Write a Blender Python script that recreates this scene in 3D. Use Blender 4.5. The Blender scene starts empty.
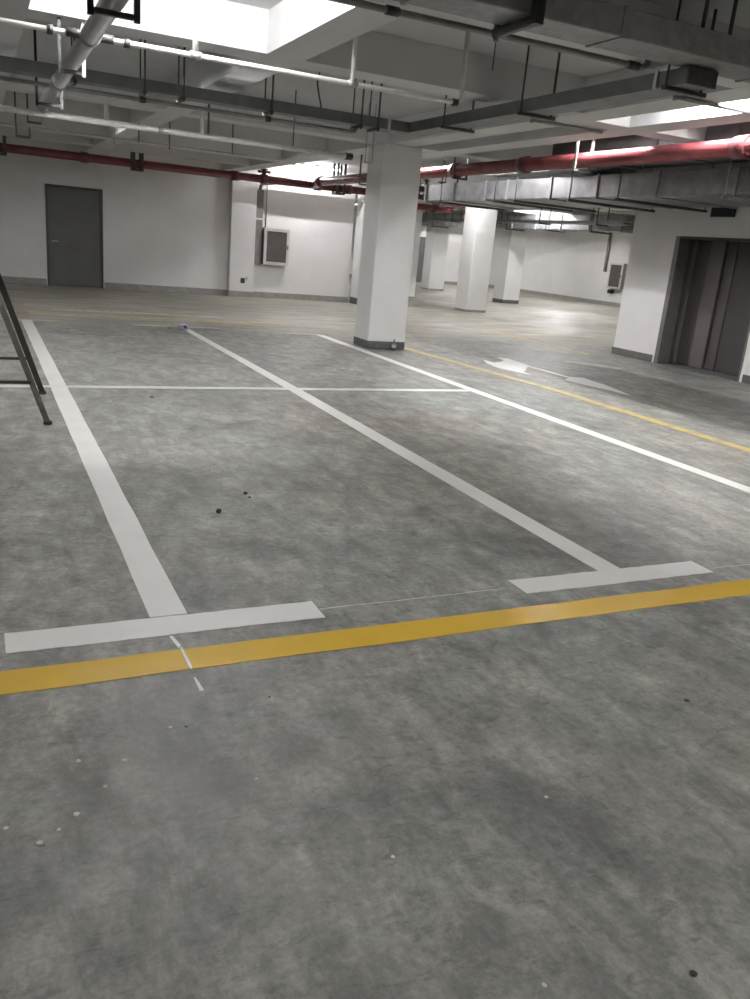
import bpy, math, random
from mathutils import Vector, Matrix
random.seed(7)
PI = math.pi
S = bpy.context.scene
COL = S.collection
SLAB, SOF = 3.42, 3.08          # slab underside, beam soffit

# ------------------------------------------------------------------ materials
def srgb(r, g, b):
    f = lambda c: (c/255/12.92) if c/255 <= .04045 else ((c/255+.055)/1.055)**2.4
    return (f(r), f(g), f(b), 1)

def new_mat(name):
    m = bpy.data.materials.new(name); m.use_nodes = True
    nt = m.node_tree; nt.nodes.clear()
    out = nt.nodes.new('ShaderNodeOutputMaterial'); b = nt.nodes.new('ShaderNodeBsdfPrincipled')
    nt.links.new(b.outputs[0], out.inputs[0])
    return m, nt, b

def noise(nt, vec, scale, detail=4, rough=.55, dist=0):
    n = nt.nodes.new('ShaderNodeTexNoise'); n.inputs['Scale'].default_value = scale
    n.inputs['Detail'].default_value = detail; n.inputs['Roughness'].default_value = rough
    n.inputs['Distortion'].default_value = dist
    nt.links.new(vec, n.inputs['Vector']); return n.outputs['Fac']

def ramp(nt, fac, stops):
    r = nt.nodes.new('ShaderNodeValToRGB'); e = r.color_ramp.elements
    while len(e) < len(stops): e.new(.5)
    for i, (p, c) in enumerate(stops): e[i].position = p; e[i].color = c
    nt.links.new(fac, r.inputs[0]); return r.outputs[0]

def mixc(nt, fac, a, b, mode='MIX'):
    n = nt.nodes.new('ShaderNodeMix'); n.data_type = 'RGBA'; n.blend_type = mode
    for s, v in ((0, fac), (6, a), (7, b)):
        if hasattr(v, 'is_linked') or hasattr(v, 'links'): nt.links.new(v, n.inputs[s])
        else: n.inputs[s].default_value = v
    return n.outputs[2]

def math_n(nt, op, a, b=0.0, clamp=False):
    n = nt.nodes.new('ShaderNodeMath'); n.operation = op; n.use_clamp = clamp
    for s, v in ((0, a), (1, b)):
        if hasattr(v, 'links'): nt.links.new(v, n.inputs[s])
        else: n.inputs[s].default_value = v
    return n.outputs[0]

def pos(nt, scale=(1, 1, 1), rot=(0, 0, 0)):
    t = nt.nodes.new('ShaderNodeNewGeometry'); m = nt.nodes.new('ShaderNodeMapping')
    m.inputs['Scale'].default_value = scale; m.inputs['Rotation'].default_value = rot
    nt.links.new(t.outputs['Position'], m.inputs['Vector']); return m.outputs[0]

def bump(nt, b, h, strength, dist=.01):
    n = nt.nodes.new('ShaderNodeBump'); n.inputs['Strength'].default_value = strength
    n.inputs['Distance'].default_value = dist
    nt.links.new(h, n.inputs['Height']); nt.links.new(n.outputs[0], b.inputs['Normal'])

def simple(name, c, rough=.6, metal=0., var=.12, scale=6., spec=.5):
    m, nt, b = new_mat(name)
    p = pos(nt); f = noise(nt, p, scale, 5)
    lo = tuple(max(0, x*(1-var)) for x in c[:3])+(1,); hi = tuple(min(1, x*(1+var)) for x in c[:3])+(1,)
    nt.links.new(ramp(nt, f, [(.3, lo), (.7, hi)]), b.inputs['Base Color'])
    b.inputs['Roughness'].default_value = rough; b.inputs['Metallic'].default_value = metal
    b.inputs['Specular IOR Level'].default_value = spec
    return m

def mk_floor():
    m, nt, b = new_mat('worn_concrete')
    p = pos(nt)
    big = noise(nt, p, .45, 5, .6, .6)
    mid = noise(nt, p, 3.0, 12, .72, .3)
    fine = noise(nt, p, 34, 8, .8)
    strk = noise(nt, pos(nt, (2.6, 1.3, 1), (0, 0, math.radians(12))), 2.0, 10, .74, .5)
    strk2 = noise(nt, pos(nt, (3.2, 1.6, 1), (0, 0, math.radians(-30))), 2.6, 10, .74, .5)
    base = ramp(nt, mid, [(.36, srgb(104, 104, 99)), (.5, srgb(133, 133, 127)), (.65, srgb(160, 158, 151))])
    tint = ramp(nt, big, [(.35, srgb(122, 130, 126)), (.5, srgb(133, 133, 128)), (.65, srgb(143, 136, 126))])
    c = mixc(nt, .45, base, tint)
    c = mixc(nt, .75, c, ramp(nt, strk, [(.40, (.66, .66, .65, 1)), (.5, (.98, .98, .98, 1)), (.62, (1.38, 1.36, 1.33, 1))]), 'MULTIPLY')
    c = mixc(nt, .5, c, ramp(nt, strk2, [(.38, (.6, .61, .61, 1)), (.5, (1, 1, 1, 1)), (.63, (1.36, 1.36, 1.36, 1))]), 'MULTIPLY')
    c = mixc(nt, .6, c, ramp(nt, fine, [(.4, (.72, .72, .72, 1)), (.6, (1.26, 1.26, 1.26, 1))]), 'MULTIPLY')
    smd = noise(nt, pos(nt, (2.2, 4.6, 1), (0, 0, math.radians(8))), 2.2, 9, .72, .7)
    c = mixc(nt, .9, c, ramp(nt, smd, [(.28, (1.3, 1.3, 1.28, 1)), (.42, (1, 1, 1, 1)), (.56, (1, 1, 1, 1)), (.68, (.64, .65, .66, 1))]), 'MULTIPLY')
    smd2 = noise(nt, pos(nt, (2.2, 5.0, 1), (0, 0, math.radians(-38))), 4.2, 9, .75, .5)
    c = mixc(nt, .8, c, ramp(nt, smd2, [(.3, (1.25, 1.24, 1.22, 1)), (.44, (1, 1, 1, 1)), (.55, (1, 1, 1, 1)), (.64, (.6, .6, .61, 1))]), 'MULTIPLY')
    # tyre-worn dark blotches in bays
    blot = noise(nt, pos(nt, (.8, 1.0, 1)), .95, 9, .68, .4)
    c = mixc(nt, .8, c, ramp(nt, blot, [(.34, (.52, .53, .54, 1)), (.47, (1, 1, 1, 1)), (.58, (1.02, 1.02, 1.02, 1)), (.72, (1.28, 1.27, 1.24, 1))]), 'MULTIPLY')
    # yellow-brown dust over the back aisle (and the strip beyond the painted lane)
    sep = nt.nodes.new('ShaderNodeSeparateXYZ'); nt.links.new(p, sep.inputs[0])
    wob = math_n(nt, 'MULTIPLY', noise(nt, pos(nt, (.35, 1.6, 1)), 1.0, 6, .65), 3.4)
    yy = math_n(nt, 'ADD', sep.outputs[1], wob)
    d = math_n(nt, 'MULTIPLY', math_n(nt, 'SUBTRACT', yy, 15.2), .55, True)
    far = math_n(nt, 'MULTIPLY', d, .8)
    dust = mixc(nt, 1.0, ramp(nt, noise(nt, pos(nt, (.5, 2.6, 1)), 1.2, 7, .7), [(.36, srgb(122, 118, 106)), (.5, srgb(158, 154, 142)), (.64, srgb(190, 186, 172))]), (1, 1, 1, 1), 'MULTIPLY')
    c = mixc(nt, far, c, dust)
    nt.links.new(c, b.inputs['Base Color'])
    r = nt.nodes.new('ShaderNodeMapRange'); nt.links.new(mid, r.inputs[0])
    r.inputs[1].default_value = .3; r.inputs[2].default_value = .7; r.inputs[3].default_value = .42; r.inputs[4].default_value = .62
    nt.links.new(r.outputs[0], b.inputs['Roughness'])
    h = math_n(nt, 'ADD', math_n(nt, 'MULTIPLY', strk, .6), math_n(nt, 'MULTIPLY', fine, .4))
    bump(nt, b, h, .25, .006)
    return m

def mk_plaster(name, c, var=.06, scale=1.3, rough=.85):
    m, nt, b = new_mat(name)
    p = pos(nt); f = noise(nt, p, scale, 6, .6); g = noise(nt, p, 30, 4)
    lo = tuple(x*(1-var) for x in c[:3])+(1,); hi = tuple(min(1, x*(1+var*.5)) for x in c[:3])+(1,)
    nt.links.new(ramp(nt, f, [(.3, lo), (.65, hi)]), b.inputs['Base Color'])
    b.inputs['Roughness'].default_value = rough; bump(nt, b, g, .12, .003)
    return m

def mk_paint(name, c, rough=.35, wear=.55, worn=srgb(120, 119, 112), thr=.62):
    m, nt, b = new_mat(name)
    p = pos(nt); f = noise(nt, p, 5.5, 7, .7); g = noise(nt, p, 60, 4, .6)
    col = ramp(nt, noise(nt, p, 3, 5), [(.3, tuple(x*.92 for x in c[:3])+(1,)), (.7, c)])
    w = math_n(nt, 'MULTIPLY', math_n(nt, 'SUBTRACT', f, thr), 9, True)
    nt.links.new(mixc(nt, math_n(nt, 'MULTIPLY', w, wear), col, worn), b.inputs['Base Color'])
    b.inputs['Roughness'].default_value = rough; bump(nt, b, g, .15, .002); b.inputs['Specular IOR Level'].default_value = .9
    return m

M = {}
M['floor'] = mk_floor()
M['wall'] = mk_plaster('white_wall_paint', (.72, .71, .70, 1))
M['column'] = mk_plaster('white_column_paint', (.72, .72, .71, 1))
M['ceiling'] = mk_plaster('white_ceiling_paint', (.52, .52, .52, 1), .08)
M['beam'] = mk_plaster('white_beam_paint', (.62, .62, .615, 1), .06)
M['skirt'] = simple('grey_skirting_paint', srgb(146, 145, 141), .6, 0, .18, 9)
M['skirt_dark'] = simple('dark_grey_base_paint', srgb(92, 94, 90), .6, 0, .25, 12)
M['white'] = mk_paint('white_road_paint', srgb(230, 230, 226), .4, .45, thr=.66)
M['white_worn'] = mk_paint('worn_white_road_paint', srgb(190, 188, 176), .6, .8, thr=.5)
M['yellow'] = mk_paint('yellow_road_paint', srgb(228, 188, 64), .2, .35, srgb(150, 130, 80), .64)
M['yellow_worn'] = mk_paint('dusty_yellow_road_paint', srgb(190, 166, 92), .5, .8, srgb(140, 134, 110), .48)
M['brown_worn'] = mk_paint('brownish_faded_line', srgb(150, 138, 126), .6, .6, srgb(130, 124, 110), .55)
M['door'] = simple('grey_door_paint', srgb(92, 92, 90), .5, 0, .08, 3)
M['door_frame'] = simple('dark_door_frame', srgb(72, 72, 70), .5)
M['galv'] = simple('galvanised_steel', (.25, .255, .26, 1), .4, .6, .25, 5)
M['galv_rib'] = simple('galvanised_flange', (.27, .27, .275, 1), .5, .3, .2, 12)
M['tray'] = simple('grey_tray_steel', (.16, .165, .165, 1), .5, .35, .2, 6)
M['dark_duct'] = simple('dull_dark_duct_steel', (.075, .07, .072, 1), .6, .2, .2, 6)
M['rod'] = simple('dark_hanger_steel', (.06, .06, .06, 1), .5, .3, .3, 20)
M['rod_light'] = simple('zinc_hanger_steel', (.40, .40, .39, 1), .4, .5, .2, 20)
M['white_pipe'] = simple('white_steel_pipe', (.74, .73, .71, 1), .38, .1, .12, 14)
M['grey_pipe'] = simple('grey_plastic_pipe', (.27, .265, .26, 1), .5, 0, .1, 6)
M['thin_pipe'] = simple('grey_conduit', (.26, .26, .25, 1), .5, .3, .15, 12)
M['red'] = simple('red_fire_pipe_paint', srgb(112, 54, 57), .26, 0, .25, 5)
M['red_coupling'] = simple('dark_red_coupling', srgb(92, 44, 46), .42, 0, .25, 10)
M['alu'] = simple('brushed_aluminium', (.62, .61, .60, 1), .4, .4, .1, 12)
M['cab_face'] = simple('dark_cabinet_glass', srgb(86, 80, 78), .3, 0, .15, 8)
M['riser'] = simple('grey_riser_metal', srgb(128, 124, 122), .5, .2, .1, 8)
M['black'] = simple('black_plastic', (.012, .012, .013, 1), .4)
M['sign_face'] = simple('dark_sign_face', (.04, .045, .045, 1), .25)
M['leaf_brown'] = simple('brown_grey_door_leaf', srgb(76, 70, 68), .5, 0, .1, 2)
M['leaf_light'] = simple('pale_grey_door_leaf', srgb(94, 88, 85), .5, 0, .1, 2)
M['opening_dark'] = simple('dark_opening_shade', srgb(60, 56, 56), .5, 0, .1, 2)
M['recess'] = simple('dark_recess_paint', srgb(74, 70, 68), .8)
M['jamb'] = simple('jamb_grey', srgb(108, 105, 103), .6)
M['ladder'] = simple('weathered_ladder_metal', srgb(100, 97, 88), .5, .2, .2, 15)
M['ladder_dark'] = simple('dark_grey_ladder_metal', srgb(62, 60, 56), .5, .2, .2, 15)  # darker grey for back legs, steps and brace
M['chalk'] = simple('white_chalk', srgb(205, 200, 192), .9, 0, .2, 30)
M['wrap_blue'] = simple('pale_blue_plastic', srgb(190, 190, 214), .4, 0, .2, 60)
M['wrap_dark'] = simple('purple_print', srgb(60, 50, 96), .4)
M['cork'] = simple('brown_paper', srgb(150, 128, 96), .8)
M['valve'] = simple('dark_green_valve_iron', srgb(52, 58, 54), .5, .2, .2, 10)
M['lamp_body'] = simple('white_lamp_housing', (.8, .8, .8, 1), .5)
def emis(name, col, s):
    m = bpy.data.materials.new(name); m.use_nodes = True; nt = m.node_tree; nt.nodes.clear()
    o = nt.nodes.new('ShaderNodeOutputMaterial'); e = nt.nodes.new('ShaderNodeEmission')
    e.inputs[0].default_value = col; e.inputs[1].default_value = s; nt.links.new(e.outputs[0], o.inputs[0]); return m
m, nt, b = new_mat('clear_bottle_plastic'); b.inputs['Base Color'].default_value = (.75, .8, .82, 1)
b.inputs['Roughness'].default_value = .1; b.inputs['Transmission Weight'].default_value = .85; b.inputs['IOR'].default_value = 1.3
M['bottle'] = m

# ------------------------------------------------------------------ mesh builder
class MB:
    def __init__(s): s.v = []; s.f = []; s.sm = []
    def face(s, idx, smooth=False): s.f.append(idx); s.sm.append(smooth)
    def box(s, x0, x1, y0, y1, z0, z1, bev=0):
        if bev > 0 and min(x1-x0, y1-y0, z1-z0) > 2.2*bev:
            return s._bbox(x0, x1, y0, y1, z0, z1, bev)
        n = len(s.v)
        s.v += [(x, y, z) for z in (z0, z1) for y in (y0, y1) for x in (x0, x1)]
        for q in ((0, 2, 3, 1), (4, 5, 7, 6), (0, 1, 5, 4), (2, 6, 7, 3), (0, 4, 6, 2), (1, 3, 7, 5)): s.face([n+i for i in q])
        return s
    def _bbox(s, x0, x1, y0, y1, z0, z1, b):
        # box with chamfered vertical edges and top / bottom edges
        def ring(i, z): return [(x0+i+b, y0+i, z), (x1-i-b, y0+i, z), (x1-i, y0+i+b, z), (x1-i, y1-i-b, z), (x1-i-b, y1-i, z), (x0+i+b, y1-i, z), (x0+i, y1-i-b, z), (x0+i, y0+i+b, z)]
        n = len(s.v); rs = [ring(b, z0), ring(0, z0+b), ring(0, z1-b), ring(b, z1)]
        for r in rs: s.v += r
        s.face([n+7-i for i in range(8)]); s.face([n+24+i for i in range(8)])
        for k in range(3):
            for i in range(8):
                j = (i+1) % 8; s.face([n+8*k+i, n+8*k+j, n+8*k+8+j, n+8*k+8+i])
        return s
    def prism(s, pts, z0, z1):
        n = len(s.v); k = len(pts)
        a = sum(pts[i][0]*pts[(i+1) % k][1]-pts[(i+1) % k][0]*pts[i][1] for i in range(k))
        if a < 0: pts = pts[::-1]
        s.v += [(x, y, z0) for x, y in pts]+[(x, y, z1) for x, y in pts]
        s.face(list(range(n+k-1, n-1, -1))); s.face(list(range(n+k, n+2*k)))
        for i in range(k):
            j = (i+1) % k; s.face([n+i, n+j, n+k+j, n+k+i])
        return s
    def tube(s, pts, r, n=12, caps=True, squash=None):
        pts = [Vector(p) for p in pts]; rs = r if isinstance(r, (list, tuple)) else [r]*len(pts)
        t0 = (pts[1]-pts[0]).normalized()
        up = Vector((0, 0, 1)) if abs(t0.z) < .9 else Vector((1, 0, 0))
        a = t0.cross(up).normalized(); base = len(s.v)
        for i, p in enumerate(pts):
            t = ((pts[i]-pts[i-1]).normalized() if i else t0)+((pts[i+1]-pts[i]).normalized() if i < len(pts)-1 else (pts[i]-pts[i-1]).normalized())
            t.normalize(); a = (a-t*a.dot(t)).normalized(); bb = t.cross(a)
            for k in range(n):
                w = 2*PI*k/n; s.v.append(tuple(p+rs[i]*(a*math.cos(w)+bb*math.sin(w))))
        for i in range(len(pts)-1):
            for k in range(n):
                j = (k+1) % n; s.face([base+i*n+k, base+i*n+j, base+i*n+n+j, base+i*n+n+k], True)
        if caps:
            s.face([base+n-1-k for k in range(n)]); s.face([base+(len(pts)-1)*n+k for k in range(n)])
        return s
    def bar(s, p0, p1, w, d, up=(0, 1, 0)):
        p0, p1 = Vector(p0), Vector(p1); t = (p1-p0).normalized(); a = t.cross(Vector(up)).normalized(); b = t.cross(a)
        n = len(s.v)
        for p in (p0, p1):
            for sx, sy in ((-1, -1), (1, -1), (1, 1), (-1, 1)): s.v.append(tuple(p+a*sx*w/2+b*sy*d/2))
        s.face([n+3, n+2, n+1, n]); s.face([n+4, n+5, n+6, n+7])
        for i in range(4):
            j = (i+1) % 4; s.face([n+i, n+j, n+4+j, n+4+i])
        return s
    def build(s, name, mat, parent=None, kind=None):
        me = bpy.data.meshes.new(name); me.from_pydata([tuple(v) for v in s.v], [], s.f)
        me.polygons.foreach_set('use_smooth', s.sm); me.update()
        me.materials.append(M[mat] if isinstance(mat, str) else mat)
        o = bpy.data.objects.new(name, me); COL.objects.link(o)
        if parent:
            o.parent = parent; o.matrix_parent_inverse = Matrix.Translation(-Vector(parent.location))
        if kind: o['kind'] = kind
        return o

def tag(o, label, cat, group=None, kind=None):
    o['label'] = label; o['category'] = cat
    if group: o['group'] = group
    if kind: o['kind'] = kind
    return o
def thing(name, label, cat, loc, group=None):
    e = bpy.data.objects.new(name, None); COL.objects.link(e); e.location = loc; e.empty_display_size = .1
    return tag(e, label, cat, group)
def B(*a, **k): return MB().box(*a, **k)

# ------------------------------------------------------------------ the room
XL, XR, YF, YB = -7.0, 25.0, -6.0, 39.5
WY = 22.1          # wall behind the parking rows
RX = 11.1          # wall with the opening on the right
RY = 12.72         # its far corner
B(XL-.3, XR+.3, YF-.3, YB+.3, -.2, 0).build('floor', 'floor', kind='structure')
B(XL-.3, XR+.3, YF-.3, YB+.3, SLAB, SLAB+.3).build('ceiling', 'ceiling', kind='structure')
beams = MB()
ybeams = [(-4.6, -4.25), (-2.2, -1.85), (.10, .45), (2.35, 2.69), (5.74, 6.14), (6.62, 7.0), (9.0, 9.35), (10.9, 11.3), (12.9, 13.35), (15.4, 15.75), (17.6, 18.05), (20.2, 20.55), (22.6, 22.95)]
xbeams = [(-4.2, -3.85), (-1.9, -1.55), (.6, .95), (3.0, 3.35), (5.34, 5.66), (7.65, 8.0), (12.25, 12.65), (14.9, 15.25), (17.4, 17.75), (19.6, 19.9), (22.12, 22.4), (24.4, 24.75), (26.8, 27.2), (29.4, 29.75), (32, 32.35), (34.6, 34.95), (37.2, 37.55)]
for a, b in ybeams: beams.box(a, b, YF+.02, 14.85 if a in (6.62, 9.0) else YB-.02, SOF, SLAB-.001)
xs = [XL]+[v for ab in ybeams for v in ab]+[XR]
for a, b in xbeams:
    for i in range(0, len(xs), 2):
        if 14 < a < 20 and 6 < xs[i] < 10: continue
        k = .28 if (abs(a-7.65) < .01 and xs[i] > 6) else 0
        beams.box(xs[i]+.001, xs[i+1]-.001, a+k, b+k, SOF+.001, SLAB-.001)
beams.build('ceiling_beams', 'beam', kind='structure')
B(XL-.3, XL, YF, YB, 0, SLAB).build('wall_left', 'wall', kind='structure')
B(XL, XR, YF-.3, YF, 0, SLAB).build('wall_front', 'wall', kind='structure')
B(XR, XR+.3, YF, YB, 0, SLAB).build('wall_far_right', 'wall', kind='structure')
B(9.46, XR, YB, YB+.3, 0, SLAB).build('wall_far_back', 'wall', kind='structure')
# block behind the left back wall, with the shallow pier
DX0, DX1, DZ = 1.54, 2.84, 2.32
wb = MB().box(XL, DX0, WY, WY+.3, 0, SLAB).box(DX1, 9.46, WY, WY+.3, 0, SLAB).box(DX0, DX1, WY, WY+.3, DZ, SLAB)
wb.box(DX0-.1, DX1+.1, WY+.3, WY+.35, 0, DZ+.1)
wb.box(9.16, 9.46, WY+.3, YB, 0, SLAB)
wb.box(5.97, 6.62, WY-.22, WY, 0, SLAB)
wb.build('wall_back', 'wall', kind='structure')
sk = MB().box(XL, DX0-.02, WY-.015, WY, 0, .15).box(DX1+.02, 5.97, WY-.015, WY, 0, .15)
sk.box(5.955, 6.635, WY-.235, WY-.22, 0, .15).box(5.955, 5.97, WY-.22, WY-.015, 0, .15).box(6.62, 6.635, WY-.22, WY-.015, 0, .15).box(6.635, 9.46, WY-.015, WY, 0, .15)
sk.build('baseboard_back', 'skirt', kind='structure')
# right wall with an opening
OY0, OY1, OZ = 9.62, 11.58, 2.21
wr = MB().box(RX, RX+.25, YF, OY0, 0, SLAB).box(RX, RX+.25, OY1, RY, 0, SLAB).box(RX, RX+.25, OY0, OY1, OZ, SLAB)
wr.box(RX+.25, XR, RY-.25, RY, 0, SLAB)
wr.build('wall_right', 'wall', kind='structure')
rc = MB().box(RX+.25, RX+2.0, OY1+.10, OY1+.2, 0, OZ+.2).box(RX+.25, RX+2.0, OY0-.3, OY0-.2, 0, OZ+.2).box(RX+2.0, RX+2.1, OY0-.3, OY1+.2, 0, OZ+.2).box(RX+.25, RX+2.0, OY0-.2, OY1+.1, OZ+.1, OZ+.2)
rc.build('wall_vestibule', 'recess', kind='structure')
sk = MB().box(RX-.015, RX, YF, OY0-.06, 0, .13).box(RX-.015, RX, OY1+.06, RY+.015, 0, .13).box(RX, XR, RY, RY+.015, 0, .13)
sk.build('baseboard_right', 'skirt_dark', kind='structure')
MB().box(XR-.015, XR, RY+.02, YB, 0, .16).box(9.475, XR-.015, YB-.015, YB, 0, .16).box(9.46, 9.475, WY+.3, YB-.015, 0, .16).build('baseboard_far', 'skirt', kind='structure')
# raised kerb strip in front of the opening
B(RX+.0, RX+2.0, OY0, OY1, 0.0, .012).build('trim_threshold', 'skirt_dark', kind='structure')

# grey flush door in the back wall
d = thing('door_1', 'plain dark grey steel door set in the long back wall', 'door', (DX0, WY, 0)); d['kind'] = 'structure'
B(DX0+.05, DX1-.05, WY+.05, WY+.1, .01, DZ-.05, bev=.004).build('door_leaf', 'door', d)
MB().box(DX0, DX0+.05, WY-.01, WY+.12, 0, DZ).box(DX1-.05, DX1, WY-.01, WY+.12, 0, DZ).box(DX0+.05, DX1-.05, WY-.01, WY+.12, DZ-.05, DZ).build('door_frame', 'door_frame', d)
h = MB().tube([(DX0+.14, WY+.05, 1.04), (DX0+.14, WY, 1.04)], .018, 10).tube([(DX0+.14, WY+.0, 1.04), (DX0+.26, WY-.005, 1.04)], .011, 8)
h.build('handle', 'alu', d)
# far door
d = thing('door_2', 'narrow grey door in the farthest wall, seen between the columns', 'door', (20.6, YB, 0)); d['kind'] = 'structure'
B(20.4, 21.3, YB-.05, YB-.02, .01, 2.2, bev=.004).build('door_leaf', 'door', d)
MB().box(20.34, 20.4, YB-.07, YB, 0, 2.26).box(21.3, 21.36, YB-.07, YB, 0, 2.26).box(20.4, 21.3, YB-.07, YB, 2.2, 2.26).build('door_frame', 'door_frame', d)

# opening: frame and the leaves standing inside
d = thing('entrance_frame', 'grey steel surround lining the wide dark opening in the right wall', 'door frame', (RX, OY1, 0))
MB().box(RX-.012, RX+.26, OY1-.10, OY1, 0, OZ).build('jamb', 'jamb', d)
MB().box(RX-.012, RX+.26, OY0, OY0+.03, 0, OZ).build('jamb', 'jamb', d)
MB().box(RX-.012, RX+.26, OY0+.03, OY1-.10, OZ-.04, OZ).build('head_rail', 'door_frame', d)
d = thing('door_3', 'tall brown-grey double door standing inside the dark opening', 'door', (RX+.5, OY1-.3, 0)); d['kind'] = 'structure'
B(RX+.42, RX+.47, 11.66, 11.67, .02, 2.26).build('dark_gap_strip', 'black', d)  # black strip standing for the dark gap next to the jamb
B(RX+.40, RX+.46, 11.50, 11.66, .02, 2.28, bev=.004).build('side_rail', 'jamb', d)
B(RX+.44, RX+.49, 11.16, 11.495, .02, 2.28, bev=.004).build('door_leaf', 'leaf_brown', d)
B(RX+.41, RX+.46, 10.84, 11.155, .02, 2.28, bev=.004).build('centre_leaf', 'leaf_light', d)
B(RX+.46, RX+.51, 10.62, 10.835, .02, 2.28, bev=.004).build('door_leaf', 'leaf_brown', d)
B(RX+.48, RX+.53, 9.5, 10.615, .02, 2.28, bev=.004).build('door_leaf', 'opening_dark', d)  # dark sheet standing for the shaded opening beside the leaves

# exit sign
d = thing('exit_sign', 'small unlit black sign box fixed above the dark opening', 'sign', (RX, 10.63, 2.62))
B(RX-.05, RX, 10.38, 10.87, 2.53, 2.71, bev=.006).build('sign_box', 'black', d)
B(RX-.054, RX-.05, 10.42, 10.83, 2.565, 2.675).build('sign_face', 'sign_face', d)

# ------------------------------------------------------------------ columns
def column(x0, x1, y0, y1, label, top=SOF, band='skirt_dark', bh=.13):
    c = thing('concrete_column', label, 'column', ((x0+x1)/2, (y0+y1)/2, 0), 'square white columns of the car park'); c['kind'] = 'thing'
    B(x0, x1, y0, y1, 0, top-.001, bev=.012).build('shaft', 'column', c)
    e = .006
    if band: B(x0-e, x1+e, y0-e, y1+e, 0, bh, bev=.01).build('base_band', band, c)
    return c
column(5.64, 6.30, 12.22, 12.79, 'big grey-white square column standing at the corner of the parking bays')
column(9.50, 10.15, 21.5, 22.05, 'white column against the end of the back wall, mostly hidden by the big column', bh=.18)
column(12.84, 13.50, 21.2, 21.9, 'bright white column in the middle distance, just beyond the big column', band='skirt', bh=.07)
column(13.0, 13.62, 26.0, 26.6, 'thin sliver of bright column showing at the side of the big column', band='skirt', bh=.05)
column(17.5, 18.2, 26.4, 27.1, 'half-shaded white column behind and beside the bright one')
column(17.6, 18.35, 32.4, 33.1, 'small distant column standing in front of the narrow grey door', band='skirt', bh=.06)
column(22.3, 22.95, 33.6, 34.3, 'pale column farthest off, close to the far right wall', band='skirt')

# ------------------------------------------------------------------ painted marks
T = .003
def mark(name, pts, mat, label, cat='painted line', group=None, z=T):
    o = MB().prism(pts, .0005, z).build(name, mat); tag(o, label, cat, group); return o
def rect(x0, x1, y0, y1): return [(x0, y0), (x1, y0), (x1, y1), (x0, y1)]
def rough_rect(x0, x1, y0, y1, n=26, j=.0035):
    # long strip with a slightly uneven painted edge
    P = []
    if y1-y0 > x1-x0:
        for i in range(n+1): P.append((x0+random.uniform(-j, j), y0+(y1-y0)*i/n))
        for i in range(n, -1, -1): P.append((x1+random.uniform(-j, j), y0+(y1-y0)*i/n))
    else:
        for i in range(n+1): P.append((x0+(x1-x0)*i/n, y0+random.uniform(-j, j)))
        for i in range(n, -1, -1): P.append((x0+(x1-x0)*i/n, y1+random.uniform(-j, j)))
    return P
g = 'white lines of the parking bays'
mark('parking_line', rough_rect(.595, .75, 3.25, 14.3), 'white', 'white bay line nearest the ladder, running away from the first T bar', group=g)
mark('parking_line', [(2.985, 3.24), (3.14, 3.24), (3.155, 5.5), (3.18, 8.6), (3.17, 11.5), (3.16, 14.2), (3.05, 14.2), (3.04, 11.5), (3.03, 8.6), (3.0, 5.5)], 'white', 'middle white bay line, running from the second T bar to the wrapper', group=g)
mark('parking_line', rough_rect(5.37, 5.52, 2.2, 13.85), 'white', 'white bay line passing beside the foot of the big column', group=g)
mark('parking_line', rough_rect(-3.5, 5.36, 8.53, 8.66, 60), 'white', 'thin white line across the bays, crossing the other white lines', group=g, z=.0022)
mark('parking_line', rough_rect(.03, 1.32, 3.07, 3.24), 'white', 'white T bar at the near end of the first bay line', group=g, z=.0034)
mark('parking_line', rough_rect(2.40, 3.665, 3.07, 3.24), 'white', 'white T bar at the near end of the middle bay line', group=g, z=.0034)
mark('parking_line', rough_rect(-.3, 1.15, 14.32, 14.44), 'white_worn', 'faded T bar at the far end of the first bay line', group=g)
mark('parking_line', rough_rect(2.30, 3.75, 14.22, 14.34), 'white_worn', 'thin faded T bar beside the blue wrapper', group=g)
mark('parking_line', rough_rect(4.75, 5.50, 13.88, 14.0), 'white_worn', 'short faded T bar behind the big column base', group=g)
mark('parking_line', rough_rect(.57, .76, 14.46, 17.4), 'brown_worn', 'brownish faded stub continuing the first bay line towards the grey door', group=g)
mark('parking_line', rough_rect(1.2, 4.3, 16.2, 16.38), 'white_worn', 'worn white streak across the dusty back aisle', group=g)
g = 'yellow lane lines'
mark('lane_line', rough_rect(-6.5, 9.8, 2.77, 2.935, 90), 'yellow', 'bold glossy yellow line running just in front of the T bars', group=g)
P = [(6.60, 2.96), (6.64, 5), (6.66, 8.7), (6.47, 10.9), (6.34, 12.6), (6.32, 13.6)]
pl = [(x+random.uniform(-.004, .004), y) for x, y in P]+[(x+.16, y) for x, y in P[::-1]]
mark('lane_line', pl, 'yellow_worn', 'duller yellow line passing the big column and leaving at the right edge', group=g)
mark('lane_line', rough_rect(10.2, 10.34, 12.4, 15.8), 'yellow_worn', 'faint yellow dash on the dusty floor beyond the arrow', group=g)
mark('lane_line', rough_rect(-5.5, 5.2, 15.35, 15.5, 60), 'yellow_worn', 'dusty yellow line across the back aisle', group=g)
arrow = [(7.28, 11.33), (7.3, 11.04), (7.51, 11.16), (7.68, 11.33), (7.72, 11.62), (7.88, 11.5), (7.83, 10.87), (7.82, 10.76), (7.81, 10.36), (7.80, 9.80), (8.02, 9.71), (7.98, 9.54), (7.94, 9.16), (7.85, 8.8), (7.71, 8.33), (7.66, 8.75), (7.60, 8.94), (7.57, 9.04), (7.54, 9.24), (7.52, 9.51), (7.70, 9.66), (7.70, 10.17), (7.68, 10.66), (7.40, 10.31), (7.25, 10.15), (7.20, 9.89), (7.12, 10.11), (7.02, 10.52), (7.09, 10.91)]
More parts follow.
